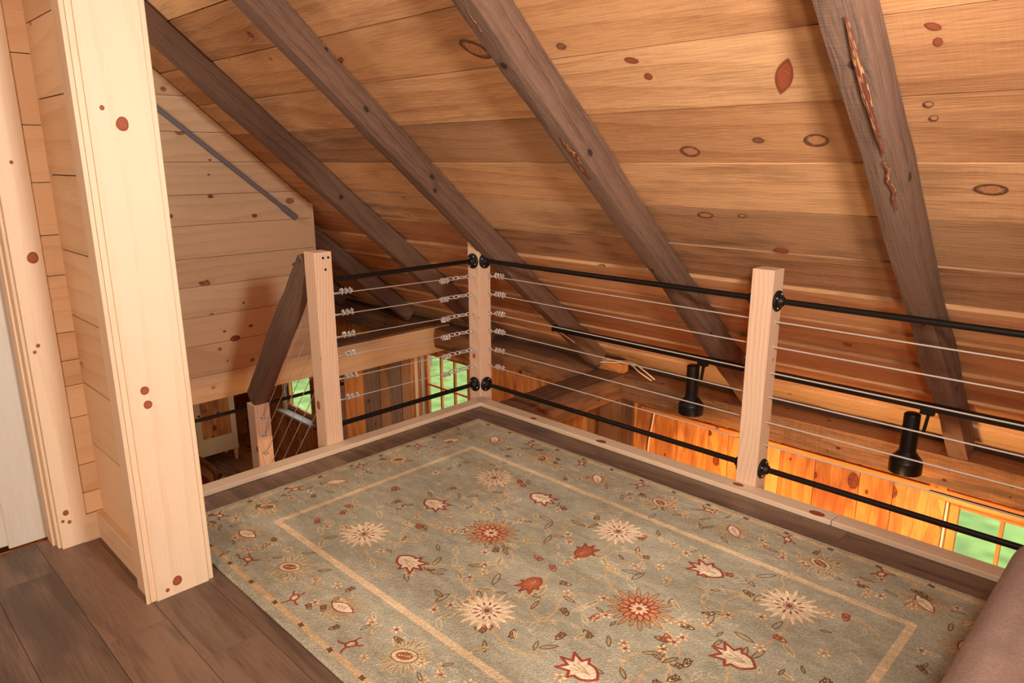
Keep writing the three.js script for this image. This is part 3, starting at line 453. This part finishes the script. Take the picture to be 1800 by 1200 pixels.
// ---------------------------------------------------------------- rug
{
  const X0 = -2.95, X1 = -0.17, Z0 = -2.70, Z1 = -0.92, PXM = 720, cw = Math.round((X1 - X0) * PXM), ch = Math.round((Z1 - Z0) * PXM);
  const cv = document.createElement('canvas'); cv.width = cw; cv.height = ch; const g = cv.getContext('2d'), r = rng(5), N = noiser(909);
  const cx = (x) => (x - X0) * PXM, cz = (z) => (z - Z0) * PXM;
  const SAGE = '#aaa68f', CREAM = '#dcc49c', CREAM2 = '#e8d6b6', RED = '#98442e', TAN = '#bd9264', BROWN = '#6a4a30', GOLD = '#b08a50';
  g.fillStyle = SAGE; g.fillRect(0, 0, cw, ch);
  g.lineCap = 'round'; g.lineJoin = 'round';
  const at = (x, z, rot, fn, sc = 1) => { g.save(); g.translate(cx(x), cz(z)); g.rotate(rot); g.scale(PXM * sc, PXM * sc); fn(); g.restore(); };
  const petal = (a, len, wid, fill, stroke, lw, r0 = 0) => { g.save(); g.rotate(a); g.beginPath(); g.moveTo(r0, 0); g.bezierCurveTo(r0 + len * 0.3, -wid, r0 + len * 0.75, -wid * 0.8, r0 + len, 0); g.bezierCurveTo(r0 + len * 0.75, wid * 0.8, r0 + len * 0.3, wid, r0, 0); if (fill) { g.fillStyle = fill; g.fill(); } if (stroke) { g.strokeStyle = stroke; g.lineWidth = lw; g.stroke(); } g.restore(); };
  const disc = (x, z, rx, rz, fill) => { g.beginPath(); g.ellipse(x, z, rx, rz, 0, 0, 7); g.fillStyle = fill; g.fill(); };
  const daisy = (big) => { const n = 18; for (let k = 0; k < n; k++) petal(k / n * 6.283, 0.055 + (k % 2) * 0.012, 0.012, CREAM2, TAN, 0.0022, 0.045); for (let k = 0; k < n; k++) petal((k + 0.5) / n * 6.283, 0.045, 0.009, CREAM, null, 0, 0.035); disc(0, 0, 0.052, 0.052, CREAM2); for (let k = 0; k < 12; k++) petal(k / 12 * 6.283, 0.024, 0.005, RED, null, 0, 0.028); for (let k = 0; k < 8; k++) petal(k / 8 * 6.283, 0.018, 0.006, CREAM, BROWN, 0.002, 0.006); disc(0, 0, 0.009, 0.009, RED); };
  const medal = () => { const n = 20; for (let k = 0; k < n; k++) petal(k / n * 6.283, 0.058 + (k % 2) * 0.014, 0.012, TAN, BROWN, 0.002, 0.05); for (let k = 0; k < 14; k++) petal(k / 14 * 6.283, 0.042, 0.014, '#c98f62', RED, 0.0045, 0.03); disc(0, 0, 0.04, 0.04, RED); for (let k = 0; k < 10; k++) petal(k / 10 * 6.283, 0.03, 0.009, CREAM, null, 0, 0.006); disc(0, 0, 0.01, 0.01, RED); };
  const tulip = (fill = CREAM2) => { g.beginPath(); g.moveTo(-0.06, 0); g.quadraticCurveTo(-0.035, -0.045, 0.0, -0.035); g.lineTo(0.012, -0.055); g.lineTo(0.024, -0.03); g.lineTo(0.065, -0.045); g.lineTo(0.045, -0.012); g.lineTo(0.082, 0); g.lineTo(0.045, 0.012); g.lineTo(0.065, 0.045); g.lineTo(0.024, 0.03); g.lineTo(0.012, 0.055); g.lineTo(0, 0.035); g.quadraticCurveTo(-0.035, 0.045, -0.06, 0); g.closePath(); g.fillStyle = fill; g.fill(); g.strokeStyle = RED; g.lineWidth = 0.009; g.stroke(); for (const a of [-0.3, 0, 0.3]) { g.beginPath(); g.moveTo(-0.03, 0); g.lineTo(0.03, a * 0.06); g.strokeStyle = TAN; g.lineWidth = 0.003; g.stroke(); } };
  const palmette = () => { for (let k = 0; k < 13; k++) petal(-2.4 + k / 12 * 4.8, 0.06, 0.011, '#a99468', CREAM, 0.003, 0.035); for (const s of [-1, 1]) petal(3.14 + s * 0.5, 0.05, 0.009, null, TAN, 0.003, 0.03); g.beginPath(); g.ellipse(0, 0, 0.046, 0.032, 0, 0, 7); g.fillStyle = CREAM; g.fill(); g.strokeStyle = BROWN; g.lineWidth = 0.003; g.stroke(); g.beginPath(); g.ellipse(0, 0, 0.03, 0.018, 0, 0, 7); g.fillStyle = '#9a5a38'; g.fill(); for (let k = 0; k < 5; k++) disc(-0.018 + k * 0.009, 0, 0.003, 0.004, CREAM); };
  const lotus = () => { for (let k = 0; k < 15; k++) petal(-2.7 + k / 14 * 5.4, 0.05, 0.01, null, '#bd9358', 0.0035, 0.03); g.beginPath(); g.moveTo(-0.05, 0); g.quadraticCurveTo(0, -0.05, 0.06, 0); g.quadraticCurveTo(0, 0.05, -0.05, 0); g.fillStyle = CREAM2; g.fill(); g.strokeStyle = RED; g.lineWidth = 0.005; g.stroke(); for (let k = 0; k < 3; k++) disc(-0.012 + k * 0.014, 0, 0.004, 0.004, TAN); };
  const bud = (fill, edge) => { petal(0, 0.045, 0.015, fill, edge, 0.005, -0.02); petal(0.5, 0.03, 0.006, null, edge, 0.004, -0.005); petal(-0.5, 0.03, 0.006, null, edge, 0.004, -0.005); };
  const redlet = () => { disc(0, 0, 0.015, 0.012, CREAM); g.beginPath(); g.ellipse(0, 0, 0.018, 0.013, 0, 0, 7); g.strokeStyle = RED; g.lineWidth = 0.007; g.stroke(); for (const s of [-1, 1]) { g.beginPath(); g.moveTo(0.012, s * 0.008); g.quadraticCurveTo(0.03, s * 0.012, 0.036, s * 0.03); g.stroke(); g.beginPath(); g.moveTo(-0.012, s * 0.008); g.quadraticCurveTo(-0.02, s * 0.02, -0.034, s * 0.02); g.stroke(); } };
  const leaf = (a, len) => petal(a, len, len * 0.2, r() < 0.5 ? null : '#a8996f', r() < 0.6 ? CREAM : BROWN, 0.0035);
  const sprig = () => { for (let k = 0; k < 5; k++) petal(k / 5 * 6.283 + 0.3, 0.018, 0.008, k % 2 ? CREAM : CREAM2, TAN, 0.002, 0.006); disc(0, 0, 0.006, 0.006, r() < 0.5 ? RED : GOLD); };
  const XL = [-2.29, -1.555, -0.83], XM = [-1.922, -1.19], ZA = -2.195, ZB = -1.448, ZC = -1.82;
  // vines
  const vine = (pts, w = 0.0075, col = '#cba978') => { g.strokeStyle = col; g.lineWidth = w * PXM; g.beginPath(); g.moveTo(cx(pts[0][0]), cz(pts[0][1])); for (let k = 1; k + 1 < pts.length; k += 2) g.quadraticCurveTo(cx(pts[k][0]), cz(pts[k][1]), cx(pts[k + 1][0]), cz(pts[k + 1][1])); g.stroke(); };
  const spiral = (x, z, R, a0, dir) => { g.strokeStyle = '#cfae7c'; g.lineWidth = 0.0075 * PXM; g.beginPath(); for (let k = 0; k <= 40; k++) { const t = k / 40, rad = R * (1 - 0.62 * t), a = a0 + dir * t * 5.4, X = cx(x + Math.cos(a) * rad), Z = cz(z + Math.sin(a) * rad); k ? g.lineTo(X, Z) : g.moveTo(X, Z); } g.stroke(); for (let k = 0; k < 6; k++) { const t = k / 6, rad = R * (1 - 0.62 * t), a = a0 + dir * t * 5.4; at(x + Math.cos(a) * rad, z + Math.sin(a) * rad, 0, () => leaf(a + (k % 2 ? 1.9 : -0.4), 0.05 + r() * 0.03)); } };
  for (const xm of XM) for (const s of [-1, 1]) for (const q of [-1, 1]) { const ex = xm + s * 0.365, ez = ZC + q * 0.37; vine([[xm, ZC], [xm + s * 0.3, ZC + q * 0.05], [xm + s * 0.2, ZC + q * 0.2], [xm + s * 0.15, ZC + q * 0.34], [ex, ez]]); spiral(xm + s * 0.2, ZC + q * 0.22, 0.11, s * q, s * q); }
  for (const xl of XL) for (const q of [-1, 1]) { vine([[xl, ZC + q * 0.37], [xl + 0.09, ZC + q * 0.2], [xl, ZC + q * 0.06]]); vine([[xl, ZC + q * 0.37], [xl + 0.18, ZC + q * 0.52], [xl + 0.3, ZC + q * 0.4]]); spiral(xl - 0.13, ZC + q * 0.45, 0.075, q, -q); }
  for (let k = 0; k < 290; k++) { const x = mix(-2.58, -0.56, r()), z = mix(-2.3, -1.32, r()); at(x, z, r() * 7, () => { const t = r(); if (t < 0.35) leaf(0, 0.045 + r() * 0.03); else if (t < 0.55) sprig(); else if (t < 0.75) bud(r() < 0.5 ? CREAM : '#c8a070', r() < 0.5 ? RED : BROWN); else leaf(1, 0.035); }); }
  for (const x of XL) for (const z of [ZA, ZB]) at(x, z, 0, daisy);
  for (const x of XM) at(x, ZC, 0, medal);
  for (const [x, z, a] of [[-2.29, ZC, 0], [-0.83, ZC, 3.14], [-1.985, ZA, 0], [-1.99, ZB, 0], [-1.14, ZA, 3.14], [-1.14, ZB, 3.14]]) at(x, z, a, () => tulip());
  for (const [x, z, a] of [[-1.555, -1.672, 1.57], [-1.555, -1.973, -1.57]]) at(x, z, a, () => tulip('#a85a38'), 0.8);
  // borders
  const stripe = (x0, z0, x1, z1, w, c) => { g.strokeStyle = c; g.lineWidth = w * PXM; g.strokeRect(cx(x0), cz(z0), (x1 - x0) * PXM, (z1 - z0) * PXM); };
  stripe(-2.645, -2.375, -0.495, -1.25, 0.028, CREAM); stripe(-2.645, -2.375, -0.495, -1.25, 0.012, '#dcc197');
  stripe(-2.905, -2.665, -0.215, -0.965, 0.022, '#cdb083');
  for (const z of [-2.665, -0.965]) for (let x = -2.83; x < -0.2; x += 0.178) at(x, z, r() * 0.4, () => { petal(0.4, 0.03, 0.01, BROWN, null, 0, -0.015); petal(-0.7, 0.03, 0.008, BROWN, null, 0, -0.015); });
  for (const x of [-2.905, -0.215]) for (let z = -2.5; z < -1.0; z += 0.178) at(x, z, 1.57, () => { petal(0.4, 0.03, 0.01, BROWN, null, 0, -0.015); petal(-0.7, 0.03, 0.008, BROWN, null, 0, -0.015); });
  const run = (n, f) => { for (let k = 0; k < n; k++) f(k); };
  run(7, (k) => { for (const [z, s] of [[-2.535, 1], [-1.112, -1]]) { const x = -2.64 + k * 0.356; at(x, z, s * 0.5 + (k % 2 ? 0 : 0.3), k % 2 ? palmette : lotus, 0.95); at(x + 0.19, z - s * 0.085, k, redlet); for (let q = 0; q < 5; q++) at(x + 0.1 + q * 0.045, z + s * (0.06 - (q % 3) * 0.035), r() * 7, q % 2 ? sprig : () => leaf(0, 0.05)); vine([[x, z], [x + 0.09, z + s * 0.1], [x + 0.19, z - s * 0.02], [x + 0.28, z - s * 0.1], [x + 0.356, z]], 0.004, '#b39564'); } });
  run(4, (k) => { for (const [x, s] of [[-2.8, 1], [-0.335, -1]]) { const z = -2.36 + k * 0.36; at(x, z, 1.57 + s * 0.5, k % 2 ? palmette : lotus, 0.95); at(x - s * 0.07, z + 0.18, k, redlet); for (let q = 0; q < 4; q++) at(x + s * (0.05 - (q % 2) * 0.05), z + 0.09 + q * 0.05, r() * 7, q % 2 ? sprig : () => leaf(0, 0.05)); } });
  for (let k = 0; k < 200; k++) { const far = r() < 0.42, x = far || r() < 0.62 ? mix(-2.86, -0.26, r()) : (r() < 0.5 ? mix(-2.87, -2.69, r()) : mix(-0.44, -0.26, r())), z = x < -2.68 || x > -0.45 ? mix(-2.6, -1.0, r()) : far ? mix(-2.63, -2.42, r()) : mix(-1.2, -1.0, r()); at(x, z, r() * 7, () => { const t = r(); if (t < 0.5) leaf(0, 0.035 + r() * 0.03); else if (t < 0.8) sprig(); else bud('#c8a070', BROWN); }, 0.85); }
  // yarn-dyed tone variation and wool grain
  const id = g.getImageData(0, 0, cw, ch), d = id.data, bm = new Uint8Array(cw * ch * 4);
  for (let j = 0; j < ch; j++) for (let i = 0; i < cw; i++) {
    const q = 4 * (j * cw + i), lo = N(i / cw * 9, j / ch * 16, 9, 16), md = N(i / cw * 60, j / ch * 90, 60, 90), fi = N(i / 2.2, j / 2.2, 900, 900), f = 0.86 + lo * 0.16 + (md - 0.5) * 0.12 + (fi - 0.5) * 0.22;
    d[q] = clamp(d[q] * f, 0, 255); d[q + 1] = clamp(d[q + 1] * f * (0.985 + lo * 0.02), 0, 255); d[q + 2] = clamp(d[q + 2] * f * (0.97 + lo * 0.05), 0, 255);
    bm[q] = bm[q + 1] = bm[q + 2] = 255 * clamp(fi * 0.7 + md * 0.3); bm[q + 3] = 255;
  }
  g.putImageData(id, 0, 0);
  const tx = new THREE.CanvasTexture(cv); tx.colorSpace = THREE.SRGBColorSpace; tx.flipY = false;
  const bt = new THREE.DataTexture(bm, cw, ch); bt.magFilter = THREE.LinearFilter; bt.needsUpdate = true;
  const t = thing('area_rug', 'sage green wool rug with cream and red floral pattern on the loft floor', 'rug', [(X0 + X1) / 2, 0, (Z0 + Z1) / 2]);
  const geo = new RoundedBoxGeometry(X1 - X0, 0.012, Z1 - Z0, 3, 0.0055), p = geo.attributes.position, uv = geo.attributes.uv;
  for (let i = 0; i < p.count; i++) uv.setXY(i, p.getX(i) / (X1 - X0) + 0.5, p.getZ(i) / (Z1 - Z0) + 0.5);
  part('pile', geo, std({ map: tx, bumpMap: bt, bumpScale: 0.003, roughness: 0.95 }), t, [0, 0.0065, 0]);
}

// ---------------------------------------------------------------- sofa corner at the edge of the rug
{
  const N = noiser(1201), fab = (() => { const W = 512, d = new Uint8Array(W * W * 4); for (let j = 0; j < W; j++) for (let i = 0; i < W; i++) { const v = 0.86 + 0.14 * N(i / 3, j / 3, 170, 170) + 0.1 * (N(i / 60, j / 25, 8, 20) - 0.5), q = 4 * (j * W + i); d[q] = 158 * v; d[q + 1] = 134 * v; d[q + 2] = 122 * v; d[q + 3] = 255; } const t = new THREE.DataTexture(d, W, W); t.wrapS = t.wrapT = THREE.RepeatWrapping; t.magFilter = THREE.LinearFilter; t.colorSpace = THREE.SRGBColorSpace; t.needsUpdate = true; return std({ map: t, roughness: 0.95 }); })();
  const soft = (w, h, d, r, seed) => { const g = new RoundedBoxGeometry(w, h, d, 10, r), p = g.attributes.position, K = noiser(seed); for (let i = 0; i < p.count; i++) { const x = p.getX(i), y = p.getY(i), z = p.getZ(i), n = (K(x * 7 + 30, (y * 9 + z * 5) + 30, 200, 200) - 0.5) * 0.02, bulge = 0.012 * Math.cos(z / d * 3) * Math.cos(y / h * 3); p.setXYZ(i, x + Math.sign(x) * (bulge + n), y + n * 0.6, z + n * 0.5); } g.computeVertexNormals(); grainUV(g, 2, 0, 0, [0.5, 0.5]); return g; };
  const t = thing('sofa', 'taupe upholstered sofa with piped edge at the end of the rug', 'sofa', [0.24, 0.013, -1.62]);
  part('base', soft(0.98, 0.26, 1.5, 0.05, 7), fab, t, [0, 0.155, 0]); part('seat_cushion', soft(1.0, 0.19, 1.52, 0.085, 9), fab, t, [-0.005, 0.355, 0]);
  part('piping', curveTube([[-0.5, 0.285, -0.7], [-0.515, 0.29, -0.2], [-0.515, 0.29, 0.3], [-0.5, 0.285, 0.7]], 0.008, 40), fab, t);
  part('back', soft(0.24, 0.62, 1.5, 0.1, 12), fab, t, [0.5, 0.55, 0]);
  for (const [x, z] of [[-0.4, -0.66], [-0.4, 0.66], [0.5, -0.66], [0.5, 0.66]]) part('foot', new THREE.CylinderGeometry(0.03, 0.022, 0.05, 12), M.bronze, t, [x, 0.025, z]);
}

// ---------------------------------------------------------------- splintered scars on two rafters
{
  const scarTex = (() => { const W = 128, H = 512, d = new Uint8Array(W * H * 4), N = noiser(77); for (let j = 0; j < H; j++) for (let i = 0; i < W; i++) { const q = 4 * (j * W + i), a = N(i / 6, j / 40, 40, 40), b = smooth(0.66, 0.8, N(i / 7 + 9, j / 30, 40, 40)) * 0.8; const c = [mix(mix(84, 120, a), 226, b), mix(mix(42, 62, a), 170, b), mix(mix(26, 36, a), 112, b)]; d[q] = c[0]; d[q + 1] = c[1]; d[q + 2] = c[2]; d[q + 3] = 255; } const t = new THREE.DataTexture(d, W, H); t.magFilter = THREE.LinearFilter; t.colorSpace = THREE.SRGBColorSpace; t.needsUpdate = true; return std({ map: t, roughness: 0.85 }); })();
  const scar = (i, s0, s1, wid, xo, seed) => {
    const [r, sm] = rafters[i], N = noiser(seed), n = 26, pos = [], uv = [], idx = [];
    for (let k = 0; k <= n; k++) { const t = k / n, z = -(mix(s0, s1, t) - sm), w = wid * Math.pow(Math.sin(Math.PI * clamp(t, 0.02, 0.98)), 0.5) * (0.75 + 0.4 * N(t * 6, 3, 60, 9)), c = xo + (N(t * 5, 7, 60, 9) - 0.5) * 0.012; for (const [q, y] of [[-1, 0], [-0.4, -0.0015], [0.4, -0.0015], [1, 0]]) { pos.push(c + q * w / 2, -RH / 2 - 0.005 + y, z); uv.push(q * 0.5 + 0.5, t); } if (k < n) for (let e = 0; e < 3; e++) { const a = k * 4 + e, b = a + 4; idx.push(a, a + 1, b, a + 1, b + 1, b); } }
    const g = new THREE.BufferGeometry(); g.setAttribute('position', new THREE.Float32BufferAttribute(pos, 3)); g.setAttribute('uv', new THREE.Float32BufferAttribute(uv, 2)); g.setIndex(idx); g.computeVertexNormals(); part('bark_scar', g, scarTex, r, null, 'orange splintered bark scar');
  };
  scar(7, -1.37, -0.86, 0.022, 0.03, 3); scar(7, -0.84, -0.6, 0.012, 0.03, 4); scar(6, -0.98, -0.72, 0.03, 0.02, 5); scar(6, -1.6, -1.45, 0.01, 0.0, 6);
}

// ---------------------------------------------------------------- outdoors
{
  const N = noiser(1501), W = 512, d = new Uint8Array(W * W * 4); for (let j = 0; j < W; j++) for (let i = 0; i < W; i++) { const q = 4 * (j * W + i), a = N(i / 8, j / 8, 64, 64), b = N(i / 64, j / 64, 8, 8), f = 0.75 + a * 0.3 + b * 0.25; d[q] = 122 * f; d[q + 1] = 154 * f; d[q + 2] = 84 * f; d[q + 3] = 255; }
  const t = new THREE.DataTexture(d, W, W); t.wrapS = t.wrapT = THREE.RepeatWrapping; t.magFilter = THREE.LinearFilter; t.colorSpace = THREE.SRGBColorSpace; t.repeat.set(12, 12); t.needsUpdate = true;
  const g = new THREE.PlaneGeometry(120, 120); g.rotateX(-Math.PI / 2); const m = new THREE.Mesh(g, std({ map: t, roughness: 1 })); m.name = 'lawn'; m.userData = { label: 'green lawn outside the windows', category: 'grass', kind: 'stuff' }; m.position.y = -3.0; scene.add(m);
  const tr = thing('tree_trunk', 'grey tree trunk on the lawn outside the window past the header beam', 'tree', [-12.4, -3.0, -9.6]); part('bark', hewn(0.42, 4, 0.42, 1, 801, 0.03, 20), std({ color: 0x8a8580, roughness: 0.95 }), tr, [0, 2, 0]);
  const bs = thing('shrub', 'yellow-green shrub on the lawn beside the grey tree trunk', 'shrub', [-13.2, -3, -11.8]); const lf = new THREE.InstancedMesh(new THREE.IcosahedronGeometry(0.16, 0), std({ color: 0xb3b06a, roughness: 0.9 }), 260); const r = rng(8), q = new THREE.Object3D();
  for (let k = 0; k < 260; k++) { const a = r() * 6.283, h = r(), rad = Math.sqrt(1 - (h - 0.4) ** 2) * 0.95 * Math.sqrt(r()); q.position.set(Math.cos(a) * rad, h * 1.5 + 0.1, Math.sin(a) * rad); q.scale.setScalar(0.6 + r() * 0.8); q.rotation.set(r() * 3, r() * 3, 0); q.updateMatrix(); lf.setMatrixAt(k, q.matrix); } lf.name = 'foliage'; lf.userData.kind = 'stuff'; bs.add(lf);
}

// ---------------------------------------------------------------- flash, then added fill lights shaped as pendant and floor lamp (out of the picture)
{
  const dir = KEY_AIM.clone().sub(KEY_POS).normalize(), t = thing('flash_unit', 'small round flash head on a thin black stand beside the camera', 'lamp', [KEY_POS.x, 0, KEY_POS.z]), q = new THREE.Quaternion().setFromUnitVectors(UP, dir), at = (d) => [dir.x * d, KEY_POS.y + dir.y * d, dir.z * d];
  part('lens', new THREE.CylinderGeometry(0.1, 0.1, 0.006, 28), new THREE.MeshStandardMaterial({ color: 0xffffff, emissive: keyLight.color, emissiveIntensity: 3 }), t, at(-0.02)).quaternion.copy(q);
  part('reflector', new THREE.LatheGeometry([[0.105, 0], [0.1, -0.02], [0.05, -0.09], [0.045, -0.2], [0, -0.2]].map((p) => new THREE.Vector2(...p)), 28), M.black, t, at(-0.018)).quaternion.copy(q);
  const b = at(-0.35); part('boom', rod(at(-0.19), at(-0.36), 0.009), M.black, t); part('pole', rod([b[0], 0.25, b[2]], [b[0], b[1], b[2]], 0.011), M.black, t);
  for (let k = 0; k < 3; k++) part('leg', rod([b[0], 0.3, b[2]], [b[0] + Math.cos(k * 2.09 + 1) * 0.2, 0.004, b[2] + Math.sin(k * 2.09 + 1) * 0.2], 0.008), M.black, t);
  const p = thing('added_pendant', 'added fill light as a round pendant over the stairwell behind the short pine wall', 'lamp', STAIR_POS.toArray());
  part('shade', new THREE.SphereGeometry(0.12, 24, 16), new THREE.MeshStandardMaterial({ color: 0xfff2dc, emissive: FILL_COLOR, emissiveIntensity: 2 }), p); part('flex', rod([0, 0.11, 0], [0, 1.08, 0], 0.004), M.black, p);
  const f = thing('added_fill_lamp', 'added fill light as a globe floor lamp in the loft behind the camera', 'lamp', [FILL_POS.x, 0, FILL_POS.z]);
  part('base', new THREE.CylinderGeometry(0.15, 0.16, 0.025, 28), M.black, f, [0, 0.0125, 0]); part('pole', rod([0, 0.02, 0], [0, 1.35, 0], 0.012), M.black, f);
  part('shade', new THREE.SphereGeometry(0.19, 28, 18), new THREE.MeshStandardMaterial({ color: 0xfff2dc, emissive: FILL_COLOR, emissiveIntensity: 2.5 }), f, [0, FILL_POS.y, 0]);
}

scene.traverse((o) => { if (o.isMesh) { o.castShadow = true; o.receiveShadow = true; } if (o.isLight && o.shadow) o.castShadow = true; });
renderer.render(scene, camera);
